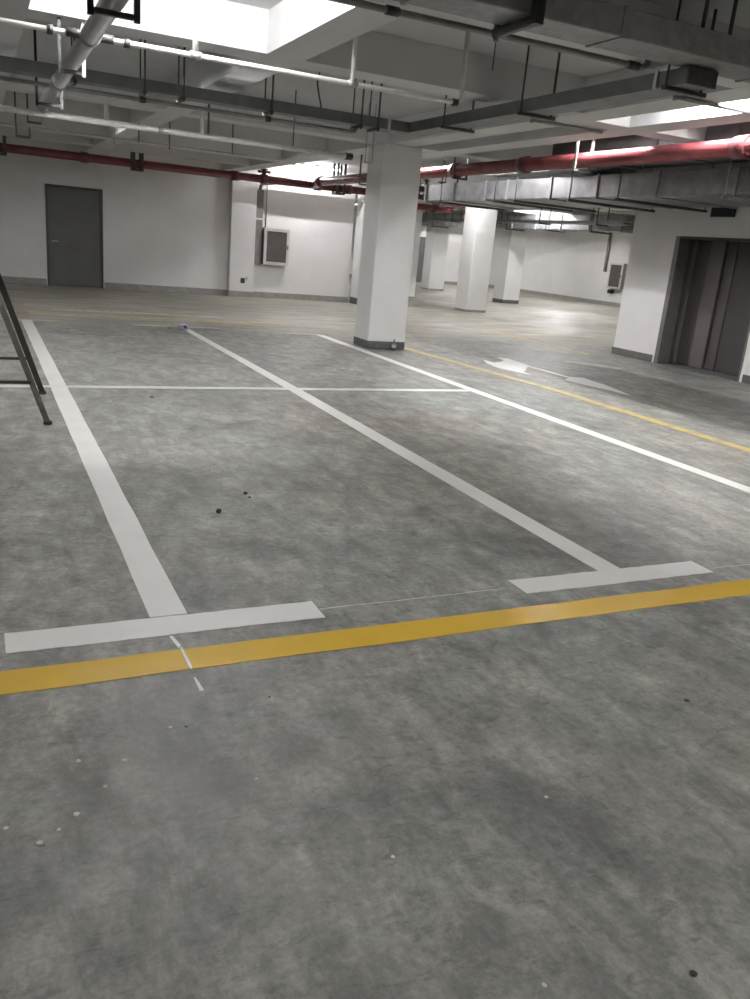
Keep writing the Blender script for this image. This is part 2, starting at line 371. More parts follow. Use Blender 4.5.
mark('lane_arrow', arrow, 'white', 'white painted road arrow beyond the duller yellow line', cat='painted arrow')
mark('paint_smear', [(8.95, 11.5), (9.35, 11.32), (9.62, 10.75), (9.5, 10.6), (9.2, 10.95), (8.9, 11.3)], 'white_worn', 'pale scraped paint patch on the floor before the right wall corner', cat='paint mark')
def chalk(pts, w, label):
    P = [(x+random.uniform(-.004, .004), y+w/2) for x, y in pts]+[(x, y-w/2) for x, y in pts[::-1]]
    mark('chalk_line', P, 'chalk', label, cat='chalk line', z=.0018)
chalk([(1.33+i*.1, 3.155+random.uniform(-.004, .004)) for i in range(11)], .006, 'thin snapped chalk line joining the ends of the two near T bars')
chalk([(3.70+i*.12, 3.12+random.uniform(-.004, .004)) for i in range(6)], .005, 'faint chalk line continuing to the right of the second T bar')
o = MB().prism([(.635, 3.06), (.65, 3.06), (.665, 2.97), (.65, 2.95)], .0006, .002).prism([(.655, 2.95), (.665, 2.95), (.668, 2.80), (.662, 2.76), (.655, 2.80)], .0035, .0042).prism([(.655, 2.71), (.662, 2.71), (.667, 2.66), (.67, 2.61), (.655, 2.61)], .0006, .002).build('paint_drip', 'white')
tag(o, 'spilled white paint streak crossing the yellow line below the first T bar', 'paint mark')

# ------------------------------------------------------------------ overhead: cable tray
def rod(mb, x, y, z0, z1, r=.006): mb.tube([(x, y, z0), (x, y, z1)], r, 8); return mb
tr = thing('cable_tray', 'dark grey cable tray crossing the ceiling and turning a corner near the big column', 'cable tray', (4.7, 9.45, 2.87))
m = MB(); t = .006
X0, X1, Y0, Y1, ZB, ZT = -6.9, 4.85, 9.33, 9.55, 2.87, 2.98
m.box(X0, 4.60, Y0, Y1, ZB, ZB+t).box(X0, 4.60, Y0, Y0+t, ZB+t, ZT).box(X0, X1, Y1-t, Y1, ZB+t, ZT)
m.box(4.60, X1, Y0, Y1, ZB, ZB+t).box(X1-t, X1, Y0, Y1-t, ZB+t, ZT)
m.build('tray_run', 'tray', tr)
m = MB(); m.box(4.60, X1, 4.98, Y0, ZB, ZB+t).box(4.60, 4.60+t, 4.98, Y0, ZB+t, ZT).box(X1-t, X1, 4.98, Y0, ZB+t, ZT)
m.build('tray_run', 'tray', tr)
B(4.59, 4.86, 4.955, 4.98, ZB-.005, ZT, bev=.004).build('end_cap', 'rod', tr)
for x in (-5.0, -3.4, -1.8, -.4):
    q = MB().box(x-.02, x+.02, Y0-.03, Y1+.03, ZB-.028, ZB); rod(q, x, Y0-.02, ZB-.02, SLAB); rod(q, x, Y1+.02, ZB-.02, SLAB); q.build('hanger', 'rod', tr)
for x, l in ((.95, 1), (1.61, 0), (2.0, 1), (2.94, 0), (3.99, 0), (4.2, 0)):
    q = MB().box(x-.02, x+.02, Y0-.03, Y1+.03, ZB-.028, ZB); rod(q, x, Y0-.02, ZB-.045, SLAB, .011); rod(q, x, Y1+.02, ZB-.02, SLAB, .008)
    q.build('hanger', 'rod', tr)
B(4.33, 4.36, Y0-.012, Y0, ZB-.01, ZT+.03).build('joint_plate', 'alu', tr)
for y in (8.45, 7.0, 5.15):
    q = MB().box(4.55, 4.95, y-.02, y+.02, ZB-.028, ZB); rod(q, 4.57, y, ZB-.02, SLAB, .009); rod(q, 4.91, y, ZB-.02, SLAB, .012); q.build('hanger', 'rod', tr)
B(4.588, 4.6, 5.28, 5.31, ZB, ZT+.02).build('joint_plate', 'alu', tr)
o = MB().tube([(3.44, 9.3, SLAB), (3.45, 9.29, 3.3), (3.43, 9.29, 3.22), (3.46, 9.3, 3.1), (3.5, 9.32, 3.0), (3.51, 9.37, 2.95), (3.55, 9.45, 2.885)], .010, 8).build('loose_cable', 'rod')
tag(o, 'wavy black cable dropping from the ceiling into the cable tray', 'cable')

# thin conduit under the tray
c = thing('conduit', 'thin dark pipe slung just under the cable tray', 'pipe', (0, 9.44, 2.80))
MB().tube([(-6.9, 9.44, 2.80), (3.93, 9.44, 2.80), (3.97, 9.44, 2.81), (3.985, 9.44, 2.841)], .021, 10).build('pipe_run', 'thin_pipe', c)
for x in (-3.2, -.6, 1.61, 2.94): MB().tube([(x-.03, 9.44, 2.80), (x+.03, 9.44, 2.80)], .032, 10).build('clamp', 'rod', c)

def pipe(name, label, pts, r, mat, n=14, cat='pipe'):
    c = thing(name, label, cat, pts[0]); MB().tube(pts, r, n).build('pipe_run', mat, c); return c
def arc(p, a, b, r, k=4):
    # quarter bend at corner p, coming from direction a and leaving towards b
    p, a, b = Vector(p), Vector(a), Vector(b); o = p-a*r+b*r
    return [tuple(o+(a*math.sin(i*PI/2/k)-b*math.cos(i*PI/2/k))*r) for i in range(k+1)]
def sprinkler(x, y, z, parent, mat='alu'):
    MB().tube([(x, y, z), (x, y, z+.03)], [.012, .012], 8).tube([(x, y, z+.03), (x, y, z+.035)], [.02, .02], 10).build('sprinkler_head', mat, parent)

# first white sprinkler branch (in front of the tray)
Y1p, Z1p = 6.62, 2.78
p1 = pipe('sprinkler_pipe', 'slender white sprinkler pipe nearest the viewer, ending in an upturned elbow', [(-6.9, Y1p, Z1p), (3.66, Y1p, Z1p)]+arc((3.72, Y1p, Z1p), (1, 0, 0), (0, 0, 1), .05)+[(3.72, Y1p, SLAB-.02)], .019, 'white_pipe')
for x, mt, r in ((-2.3, 'white_pipe', .018), (1.50, 'white_pipe', .022), (2.735, 'white_pipe', .018)):
    MB().tube([(x, Y1p, Z1p), (x, Y1p, SLAB-.05)], r, 12).build('riser', mt, p1); sprinkler(x, Y1p, SLAB-.05, p1)
    MB().tube([(x-.04, Y1p, Z1p), (x+.04, Y1p, Z1p)], r+.008, 12).build('tee_fitting', 'rod_light', p1)
MB().tube([(3.64, Y1p, Z1p), (3.69, Y1p, Z1p)], .028, 12).build('elbow_fitting', 'rod', p1)
for x in (-4.4, .52, 1.02): MB().tube([(x-.02, Y1p, Z1p), (x+.02, Y1p, Z1p)], .032, 12).build('coupling', 'rod', p1)
for x in (-3.4, -.9): q = MB(); rod(q, x, Y1p, Z1p, SLAB, .007); q.build('hanger', 'rod', p1)
# second white branch (behind the tray)
Y2p, Z2p = 11.2, 2.715
p2 = pipe('sprinkler_pipe', 'brightly lit white sprinkler pipe behind the cable tray, above the grey door', [(-6.9, Y2p, Z2p), (4.66, Y2p, Z2p)], .033, 'white_pipe')
for x, z in ((-3.0, 2.95), (1.49, 2.93), (2.64, 2.99)):
    MB().tube([(x, Y2p, Z2p), (x, Y2p, z)], .026, 12).build('riser', 'white_pipe', p2); sprinkler(x, Y2p, z, p2)
MB().tube([(2.72, Y2p, 2.73), (2.72, Y2p, 3.08), (2.72, Y2p, SLAB)], .013, 8).build('hanger', 'rod', p2)
MB().tube([(3.85, Y2p, 2.73), (3.85, Y2p, SLAB)], .008, 8).build('hanger', 'rod', p2)
MB().tube([(-1.6, Y2p, 2.73), (-1.6, Y2p, SLAB)], .009, 8).build('hanger', 'rod', p2)
MB().tube([(4.60, Y2p, Z2p), (4.70, Y2p, Z2p)], .045, 14).build('end_coupling', 'rod', p2)
MB().tube([(2.10, Y2p, Z2p), (2.16, Y2p, Z2p)], .041, 14).build('coupling', 'rod_light', p2)
q = thing('pipe_hanger', 'small grey U-shaped hanger beside the end of the brightly lit pipe', 'hanger', (4.95, Y2p, 2.68))
MB().bar((4.90, Y2p, 2.68), (4.90, Y2p, SLAB), .014, .014).bar((5.0, Y2p, 2.68), (5.0, Y2p, SLAB), .014, .014).bar((4.89, Y2p, 2.67), (5.01, Y2p, 2.67), .02, .02).build('strap', 'rod_light', q)
# fat grey main running lengthwise
g0 = pipe('main_pipe', 'fat grey pipe running overhead towards the back, held by dark U hangers', [(.775, -5.9, 2.785), (.775, 11.11, 2.785)], .062, 'grey_pipe', 20)
for y in (2.0, 6.62, 9.0, 11.05): MB().tube([(.775, y-.05, 2.785), (.775, y+.05, 2.785)], .073, 20).build('coupling', 'grey_pipe', g0)
MB().tube([(.775, 6.62, 2.785), (.62, 6.62, 2.785)], .030, 12).tube([(.775, 6.62, 2.785), (.93, 6.62, 2.785)], .030, 12).build('branch_fitting', 'rod', g0)
MB().tube([(.775, 11.09, 2.785), (.775, 11.2, 2.75)], .045, 12).build('branch_fitting', 'rod', g0)
for y, x0, x1, lab, zt in ((5.45, .66, .88, 'thick black U-shaped pipe hanger at the top edge, under the fat grey pipe', 3.42), (7.75, .69, .845, 'tall U hanger around the fat grey pipe, legs coloured as shaded and lit', 3.42), (10.15, .665, .885, 'black U hanger near the far end of the fat grey pipe', 3.42), (3.0, .66, .88, None, 3.08), (.2, .66, .88, None, 3.42)):
    if lab is None: continue
    u = thing('pipe_hanger', lab, 'hanger', (x0, y, 2.7), 'U hangers of the fat grey pipe')
    w = .034 if y < 6 else .026
    B(x0, x1, y-.02, y+.02, 2.69, 2.72, bev=.004).build('cross_bar', 'rod', u)
    MB().box(x0-w, x0, y-w/2, y+w/2, 2.68, zt).build('strap', 'black', u)
    MB().box(x1, x1+w, y-w/2, y+w/2, 2.68, zt).build('strap', 'rod_light' if 7 < y < 8 else 'rod', u)  # middle hanger: lamplight and shade put into the two legs' colours
# thin conduit and small hangers far left
c = thing('conduit', 'hair-thin pale conduit between the white pipe and the dark red pipe', 'pipe', (0, 14.2, 2.82))
MB().tube([(-6.9, 14.2, 2.82), (4.1, 14.2, 2.82)], .011, 8).build('pipe_run', 'rod_light', c)
for x in (-4, -1.2, 2.37, 2.84, 3.85): MB().tube([(x, 14.2, 2.80 if x != 2.84 else 2.76), (x, 14.2, SLAB)], .011, 8).build('hanger', 'rod', c)
for x0, x1, z, y, lab in ((.62, .78, 2.67, 14.0, 'small dark U hanger low at the left, before the dark red pipe'), (.78, .95, 2.88, 14.0, 'small dark open bracket beside the low U hanger')):
    u = thing('pipe_hanger', lab, 'hanger', (x0, y, z))
    MB().box(x0, x1, y-.015, y+.015, z-.03, z).build('cross_bar', 'rod', u)
    MB().box(x0-.022, x0, y-.012, y+.012, z-.03, SLAB).build('strap', 'rod', u)
    if z < 2.8: MB().box(x1, x1+.02, y-.012, y+.012, z-.03, z+.13).build('strap', 'rod', u)
    else: MB().box(x1, x1+.012, y-.012, y+.012, z-.03, z+.09).build('strap', 'rod_light', u)
c = thing('conduit', 'short thin pipe stub hanging above the grey door', 'pipe', (2.37, 15.6, 2.7))
MB().tube([(2.2, 15.6, SLAB), (2.2, 15.6, 2.84), (2.28, 15.6, 2.84)], .012, 8).build('pipe_run', 'thin_pipe', c)

# pipe, duct and hanger at upper right
tp = pipe('sprinkler_pipe', 'dark slender pipe under the top beam, its end turned up near the tray', [(-6.9, 5.28, 2.985), (4.42, 5.28, 2.985)]+arc((4.48, 5.28, 2.985), (1, 0, 0), (0, 0, 1), .05)+[(4.48, 5.28, 3.06)], .021, 'thin_pipe')
for x in (2.42, 4.36): MB().tube([(x-.05, 5.28, 2.985), (x+.04, 5.28, 2.985)], .029, 12).build('coupling', 'rod', tp)
dt = thing('air_duct', 'flat grey steel duct crossing the ceiling at the top right', 'duct', (3, 4.9, 2.99))
B(-3.0, 6.9, 4.76, 5.10, 2.99, 3.16, bev=.006).build('duct_body', 'galv_rib', dt)
for x in (-1.8, -.4, 1.0, 2.4, 3.8, 5.2, 6.6): MB().box(x-.015, x+.015, 4.75, 5.11, 2.982, 3.168).build('flange', 'galv_rib', dt)
for x in (4.49, 4.74): q = MB(); rod(q, x, 4.80, 3.16, SLAB, .014); q.build('hanger', 'rod', dt)
u = thing('duct_hanger', 'thick black bracket hooked under the flat duct at the top edge', 'hanger', (3.1, 4.93, 2.95))
B(3.07, 3.12, 4.69, 5.16, 2.925, 2.981, bev=.008).build('cross_bar', 'black', u)
MB().box(3.065, 3.125, 4.66, 4.72, 2.925, SLAB).build('strap', 'black', u)
MB().box(3.085, 3.11, 5.12, 5.16, 2.981, SLAB).build('strap', 'rod', u)
MB().tube([(3.097, 5.14, 2.95), (3.097, 5.14, 2.91)], .018, 8).build('nut', 'rod', u)
u = thing('pipe_hanger', 'thin pale rod hanging beside the tray bend at the middle of the ceiling', 'hanger', (3.6, 5.9, 3))
q = MB(); rod(q, 3.86, 6.4, 3.02, SLAB, .005); q.build('rod', 'rod', u)

# ------------------------------------------------------------------ red fire mains
zr, yr, rr = 2.86, 20.0, .088
rx = pipe('fire_main', 'long dark red fire pipe running along the back wall above the grey door', [(-6.9, yr, zr), (9.25, yr, zr)], rr, 'red', 22)
for x in (-4.2, -1.1, 2.2, 5.5, 6.2, 7.55, 8.35, 9.0): MB().tube([(x-.08, yr, zr), (x+.08, yr, zr)], rr+.022, 22).build('coupling', 'red_coupling', rx)
for x in (-2.6, .55, 3.3, 8.1):
    q = MB()
    for dx in (-.09, .09): q.box(x+dx-.03, x+dx+.03, yr-.14, yr-.125, zr-.15, SLAB).box(x+dx-.03, x+dx+.03, yr+.125, yr+.14, zr-.15, SLAB)
    q.box(x-.12, x+.12, yr-.14, yr+.14, zr-.15, zr-.10); q.build('hanger', 'rod', rx)
MB().tube([(6.2, yr, zr), (6.2, yr, zr+.20)], .05, 12).tube([(6.2, yr, zr+.2), (6.2, yr, zr+.23)], .085, 14).tube([(6.05, yr, zr+.16), (6.35, yr, zr+.16)], .03, 10).build('valve', 'red_coupling', rx)
rx7, zr7 = 7.30, 2.90
ry = pipe('fire_main', 'thick red fire pipe coming towards the viewer on the right, its top glaring white', [(rx7, -5.9, zr7), (rx7, 19.3, zr7), (rx7+.12, 19.7, zr7-.03), (rx7+.12, 19.93, zr7-.04)], .094, 'red', 24)
for y in (1.5, 6.9, 10.9, 12.9, 15.5, 19.15): MB().tube([(rx7, y-.09, zr7), (rx7, y+.09, zr7)], .118, 22).build('coupling', 'red_coupling', ry)
for y, mt in ((9.55, 'rod_light'), (12.75, 'rod'), (16.6, 'rod'), (4.5, 'rod')):
    q = MB().box(rx7-.135, rx7-.115, y-.022, y+.022, zr7-.125, SLAB).box(rx7+.115, rx7+.135, y-.022, y+.022, zr7-.125, SLAB).box(rx7-.135, rx7+.135, y-.022, y+.022, zr7-.145, zr7-.118)
    q.build('hanger', mt, ry)
# small conduits under the slot between the beams
for y, x1, lab in ((6.19, 7.0, 'short thin conduit crossing the glaring white gap in the ceiling'), (8.36, 6.6, 'short dark conduit on the ceiling just left of the glaring gap')):
    o = MB().tube([(5.62, y, SOF-.02), (x1, y, SOF-.02)], .019, 8).tube([(5.62, y, SOF-.05), (5.62, y, SOF-.001)], .022, 8).build('conduit', 'thin_pipe'); tag(o, lab, 'pipe')

shade_tray = thing('cable_tray', 'unseen white tray added behind the dark red pipe to shade the wall', 'cable tray', (8, 21.6, 2.91))  # added unseen object: its shadow makes the bands on the wall below
MB().box(7.0, 9.15, 21.5, 21.76, 2.91, 2.93).build('tray_run', 'lamp_body', shade_tray)
MB().tube([(7.0, 21.41, 2.92), (9.15, 21.41, 2.92)], .05, 10).build('conduit', 'white_pipe', shade_tray)  # added beside the tray to widen the shadow band
for x in (7.1, 8.2): q = MB(); rod(q, x, 21.52, 2.93, SLAB, .006); rod(q, x, 21.41, 2.96, SLAB, .006); q.build('hanger', 'rod_light', shade_tray)

dk = thing('air_duct', 'dark duct hung high between the thick red pipe and the wide galvanised duct', 'duct', (8.1, 4, 2.99))
B(7.75, 8.65, -5.9, 10.9, 3.0, 3.27, bev=.008).build('duct_body', 'dark_duct', dk)
for y in (-2, .5, 3, 5.5, 7.1, 8.7, 10.3): MB().box(7.73, 8.67, y-.015, y+.015, 2.985, 3.285).build('flange', 'dark_duct', dk)
for y in (1.2, 4.4, 7.4, 10.0): q = MB().box(7.68, 8.72, y-.02, y+.02, 2.955, 2.984); rod(q, 7.70, y, 2.96, SLAB, .009); rod(q, 8.70, y, 2.96, SLAB, .009); q.build('hanger', 'rod', dk)

# ------------------------------------------------------------------ ducts on the right
du = thing('air_duct', 'wide galvanised air duct under the thick red pipe, alongside the right wall', 'duct', (9.8, 9, 2.63))
B(9.0, 10.6, -5.9, 17.2, 2.63, 2.97, bev=.008).build('duct_body', 'galv', du)
for y in (-3, -1, 1, 3, 5, 7, 8.5, 9.95, 11.3, 12.53, 13.88, 14.66, 15.9, 17.1):
    MB().box(8.975, 10.62, y-.018, y+.018, 2.61, 2.63).box(8.975, 9.0, y-.018, y+.018, 2.63, 2.985).box(10.6, 10.62, y-.018, y+.018, 2.63, 2.985).build('flange', 'galv_rib', du)
for y in (8.6, 10.7, 11.9, 13.5, 14.2, 16.3, 6.0, 2.5):
    q = MB().box(8.9, 10.78, y-.025, y+.025, 2.57, 2.609); rod(q, 8.93, y, 2.57, SLAB, .011); rod(q, 10.74, y, 2.57, SLAB, .009); q.build('hanger', 'rod' if y != 8.6 else 'rod_light', du)
d2 = thing('air_duct', 'distant bright steel duct beyond the wide one, in front of the far wall', 'duct', (17.5, 25, 2.63))
B(16.8, 17.38, 19.7, 33.5, 2.60, 3.06, bev=.008).build('duct_body', 'galv', d2)
for y in (19.75, 21.2, 22.6, 23.95, 25.35, 26.8, 28.4, 30.2, 32): MB().box(16.76, 17.42, y-.025, y+.025, 2.58, 3.078).build('flange', 'galv_rib', d2)
for y in (21.0, 23.3, 25.6, 28, 31):
    q = MB().box(16.7, 17.47, y-.03, y+.03, 2.54, 2.579); rod(q, 16.73, y, 2.56, SLAB, .014); rod(q, 17.45, y, 2.56, SLAB, .014); q.build('hanger', 'rod', d2)
# lower services beyond the big column
p = pipe('fire_main', 'short red pipe length with a bare end, just right of the big column', [(9.3, 18.4, 2.80), (10.75, 18.4, 2.70)], .06, 'red', 16)
MB().tube([(9.85, 18.4, 2.763), (10.05, 18.4, 2.747)], .085, 16).build('coupling', 'red_coupling', p)
for x in (9.5, 10.5): q = MB(); rod(q, x, 18.4, 2.78, SLAB, .012); q.build('hanger', 'rod', p)
p = pipe('fire_main', 'pale pinkish pipe just under the short red pipe by the big column', [(9.2, 19.0, 2.60), (10.75, 19.0, 2.60)], .075, 'red', 16)
MB().tube([(10.2, 19.0, 2.6), (10.35, 19.0, 2.6)], .095, 16).build('coupling', 'red_coupling', p)
for x in (9.5, 10.5): q = MB(); rod(q, x, 19.0, 2.66, SLAB, .012); q.build('hanger', 'rod', p)
v = thing('valve_set', 'cluster of dark alarm valves hung beside the big column below the red pipe', 'valve', (10.0, 18.0, 2.9))
MB().tube([(9.2, 18.0, 2.93), (10.5, 18.0, 2.93)], .06, 14).build('pipe_run', 'valve', v)
for x in (9.45, 9.85, 10.25):
    q = MB().tube([(x-.07, 18, 2.93), (x+.07, 18, 2.93)], .12, 16).tube([(x, 18, 2.93), (x, 18, 3.12)], .035, 10).tube([(x, 18, 3.12), (x, 18, 3.14)], .09, 14); rod(q, x, 18, 3.1, SLAB, .01); q.build('valve_body', 'valve', v)
tr2 = thing('cable_tray', 'distant dark cable tray at the foot of the services, right of the big column', 'cable tray', (14, 24, 2.5))
MB().box(14.5, 14.8, 17, 33, 2.62, 2.64).box(14.5, 14.51, 17, 33, 2.64, 2.70).box(14.79, 14.8, 17, 33, 2.64, 2.70).build('tray_run', 'tray', tr2)
for y in (18, 20.5, 23, 25.5, 28, 30.5): q = MB(); rod(q, 14.48, y, 2.60, SLAB, .014); rod(q, 14.82, y, 2.60, SLAB, .014); q.box(14.45, 14.85, y-.02, y+.02, 2.59, 2.619); q.build('hanger', 'rod', tr2)

# ------------------------------------------------------------------ wall cabinets
def cabinet(label, o, ux, un, w, z0, z1, dep, fr=.075):
    # o: corner on the wall; ux: along the wall, un: out of the wall
    o, ux, un = Vector(o), Vector(ux), Vector(un); c = thing('wall_cabinet', label, 'cabinet', tuple(o))
    def bx(a0, a1, b0, b1, z0, z1):
        P = [o+ux*a+un*b for a in (a0, a1) for b in (b0, b1)]
        return (min(q.x for q in P), max(q.x for q in P), min(q.y for q in P), max(q.y for q in P), z0, z1)
    B(*bx(0, w, 0, dep, z0, z1)).build('cabinet_body', 'riser', c)
    f = MB(); d0, d1 = dep, dep+.035
    f.box(*bx(0, fr, d0, d1, z0, z1)).box(*bx(w-fr, w, d0, d1, z0, z1)).box(*bx(fr, w-fr, d0, d1, z0, z0+fr)).box(*bx(fr, w-fr, d0, d1, z1-fr, z1))
    f.build('door_frame', 'alu', c)
    B(*bx(fr, w-fr, d0, d0+.015, z0+fr, z1-fr)).build('door_panel', 'cab_face', c)
    B(*bx(w-fr*.75, w-fr*.45, d1, d1+.02, (z0+z1)/2-.05, (z0+z1)/2+.05)).build('handle', 'rod', c)
    return c
cabinet('metal framed fire cabinet with dark front hung on the back wall near its end', (6.86, WY, 0), (1, 0, 0), (0, -1, 0), .70, .88, 1.80, .2)
cabinet('small framed cabinet on the far right wall, peeping past the right wall corner', (XR, 29.45, 0), (0, -1, 0), (-1, 0, 0), .85, .74, 1.80, .22)
r = thing('riser_trunking', 'grey vertical trunking dropping from the red pipe to the framed fire cabinet', 'trunking', (6.83, WY, .86))
B(6.64, 6.83, WY-.14, WY, .86, 2.72, bev=.006).build('trunk_body', 'riser', r)
MB().tube([(6.74, 20.1, 2.86), (6.74, 21.88, 2.86), (6.74, 21.98, 2.80), (6.74, 22.02, 2.70)], .045, 12).build('pipe_run', 'riser', r)
MB().box(6.63, 6.9, WY-.155, WY-.14, 1.98, 2.03).build('strap', 'alu', r)
o = MB().tube([(6.95, WY-.02, 1.81), (6.95, WY-.02, 3.05)], .014, 8).build('conduit', 'thin_pipe'); tag(o, 'thin vertical conduit rising from the framed fire cabinet', 'pipe')
r = thing('riser_trunking', 'dark vertical pipe above the cabinet on the far right wall', 'pipe', (XR-.1, 29.9, 1.8))
MB().tube([(XR-.1, 29.9, 1.4), (XR-.1, 29.9, SOF)], .07, 12).build('pipe_run', 'riser', r)
o = MB().box(XR-.2, XR, 29.2, 29.4, .52, .68).build('junction_box', 'black'); tag(o, 'small black box under the cabinet on the far right wall', 'box')
s_ = thing('wall_socket', 'small dark wall outlet low on the shallow pier of the back wall', 'socket', (6.32, WY-.22, .42))
B(6.27, 6.38, WY-.24, WY-.22, .36, .49, bev=.004).build('back_box', 'rod', s_)
B(6.40, 6.46, WY-.226, WY-.22, .46, .52).build('cover_plate', 'rod_light', s_)
o = MB().box(RX-.28, RX-.01, 14.6, 14.75, .35, .5).build('floor_box', 'black')
bpy.data.objects.remove(o)

# ------------------------------------------------------------------ ladder
la = thing('ladder', 'grey A-frame ladder standing at the left edge over the bay lines', 'ladder', (-.22, 7.55, 0))
AX = -.22; AZ = 1.84
fr_, fl_ = Vector((.455, 6.95, 0)), Vector((-.90, 6.95, 0)); br_, bl_ = Vector((.50, 8.21, 0)), Vector((-.94, 8.21, 0))
tr_, tl_ = Vector((-.165, 7.50, AZ)), Vector((-.36, 7.50, AZ)); ur_, ul_ = Vector((-.08, 7.60, AZ-.03)), Vector((-.39, 7.60, AZ-.03))
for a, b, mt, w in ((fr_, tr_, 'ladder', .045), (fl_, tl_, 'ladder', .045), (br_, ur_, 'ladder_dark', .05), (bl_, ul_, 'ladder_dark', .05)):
    leg = MB().bar(a+Vector((0, 0, .012)), b, w, .03).build('leg', mt, la)
    f = Vector(a); MB().box(f.x-.032, f.x+.032, f.y-.022, f.y+.022, 0, .03, bev=.004).build('rubber_foot', 'rod', leg)
    
for k in (.32, .92, 1.22, 1.52):
    if k == .92: continue
    a = fl_.lerp(tl_, k/AZ); b = fr_.lerp(tr_, k/AZ)
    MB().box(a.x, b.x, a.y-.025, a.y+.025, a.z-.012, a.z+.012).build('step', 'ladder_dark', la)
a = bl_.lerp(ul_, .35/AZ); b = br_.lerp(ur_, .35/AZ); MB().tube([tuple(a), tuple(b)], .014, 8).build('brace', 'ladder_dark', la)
MB().box(-.42, -.02, 7.44, 7.66, AZ-.01, AZ+.02).build('top_cap', 'ladder', la)

# ------------------------------------------------------------------ litter
def lump(name, x, y, r, mat, label, cat, group=None, flat=.6, z0=0):
    bm = MB(); n = 9; rng = random.Random(int(x*1000+y*77))
    rings = []
    for i, (rf, zf) in enumerate(((.55, 0), (1, .35), (.85, .8), (.35, 1))):
        rings.append([(x+r*rf*(1+rng.uniform(-.25, .25))*math.cos(2*PI*k/n), y+r*rf*(1+rng.uniform(-.25, .25))*math.sin(2*PI*k/n), z0+r*2*flat*zf) for k in range(n)])
    b0 = len(bm.v)
    for q in rings: bm.v += q
    bm.face([b0+n-1-k for k in range(n)]); bm.face([b0+3*n+k for k in range(n)])
    for i in range(3):
        for k in range(n):
            j = (k+1) % n; bm.face([b0+i*n+k, b0+i*n+j, b0+i*n+n+j, b0+i*n+n+k])
    o = bm.build(name, mat); tag(o, label, cat, group); return o
o = lump('bottle_cap', 1.225, 4.555, .017, 'black', 'small shiny black cap lying alone in the nearest bay', 'bottle cap', flat=.8)
lump('pebble', 1.485, 4.89, .014, 'black', 'tiny black crumb beyond the shiny cap', 'pebble')
lump('pebble', 1.49, 4.81, .009, 'rod', 'tinier grey crumb between the shiny cap and the black crumb', 'pebble')
w = thing('wrapper', 'crumpled pale blue plastic wrapper at the far end of the middle bay line', 'litter', (3.03, 13.95, 0))
lump('crumpled_film', 3.05, 13.95, .095, 'wrap_blue', '', '', flat=.45); q = bpy.data.objects['crumpled_film']; del q['label']; del q['category']; q.parent = w; q.matrix_parent_inverse = Matrix.Translation(-w.location)
lump('printed_label', 3.07, 13.87, .028, 'wrap_dark', '', '', flat=.9, z0=.02); q = bpy.data.objects['printed_label']; del q['label']; del q['category']; q.parent = w; q.matrix_parent_inverse = Matrix.Translation(-w.location)
lump('paper_scrap', 2.82, 13.92, .035, 'cork', 'brown paper scrap just left of the blue wrapper', 'litter', flat=.4)
lump('paper_scrap', 1.47, 8.05, .022, 'cork', 'tiny brown scrap in the first bay behind the thin cross line', 'litter', flat=.5)
for x, y, r in ((.21, 2.31, .008), (.34, 2.27, .010), (.27, 2.16, .007), (.18, 2.06, .009), (.08, 1.97, .010), (.13, 2.01, .006), (.0, 2.06, .007), (.51, 2.41, .008), (.70, 2.06, .006), (.95, 1.62, .006), (1.52, 1.70, .006), (1.1, 1.13, .006)):
    lump('paint_chip', x, y, r, 'chalk', 'tiny white paint chip scattered on the bare floor before the yellow line', 'paint chip', 'white paint chips in the foreground', flat=.25)
for x, y, r in ((1.46, 1.03, .009), (2.42, 2.02, .011), (.56, 2.40, .006), (1.05, 1.08, .010), (.88, 2.5, .006)):
    lump('dirt_crumb', x, y, r, 'black', 'tiny dark dirt crumb on the bare floor before the yellow line', 'crumb', 'dark dirt crumbs in the foreground', flat=.3)
for x, y in ((4.15, 9.95), (4.32, 10.08), (4.40, 9.95)):
    lump('plaster_crumb', x, y, .028, 'chalk', 'small white plaster crumb in the second bay behind the thin cross line', 'crumb', 'white plaster crumbs in the second bay', flat=.3)
bt = thing('plastic_bottle', 'small clear plastic bottle standing at the foot of the big column', 'bottle', (6.06, 12.12, 0))
MB().tube([(6.06, 12.12, 0), (6.06, 12.12, .10), (6.06, 12.12, .13), (6.06, 12.12, .155), (6.06, 12.12, .17)], [.034, .034, .026, .013, .013], 16).build('bottle_body', 'bottle', bt)
MB().tube([(6.06, 12.12, .171), (6.06, 12.12, .19)], .016, 12).build('cap', 'wrap_blue', bt)
MB().tube([(6.06, 12.12, .04), (6.06, 12.12, .09)], .0352, 16, caps=False).build('bottle_label', 'wrap_blue', bt)

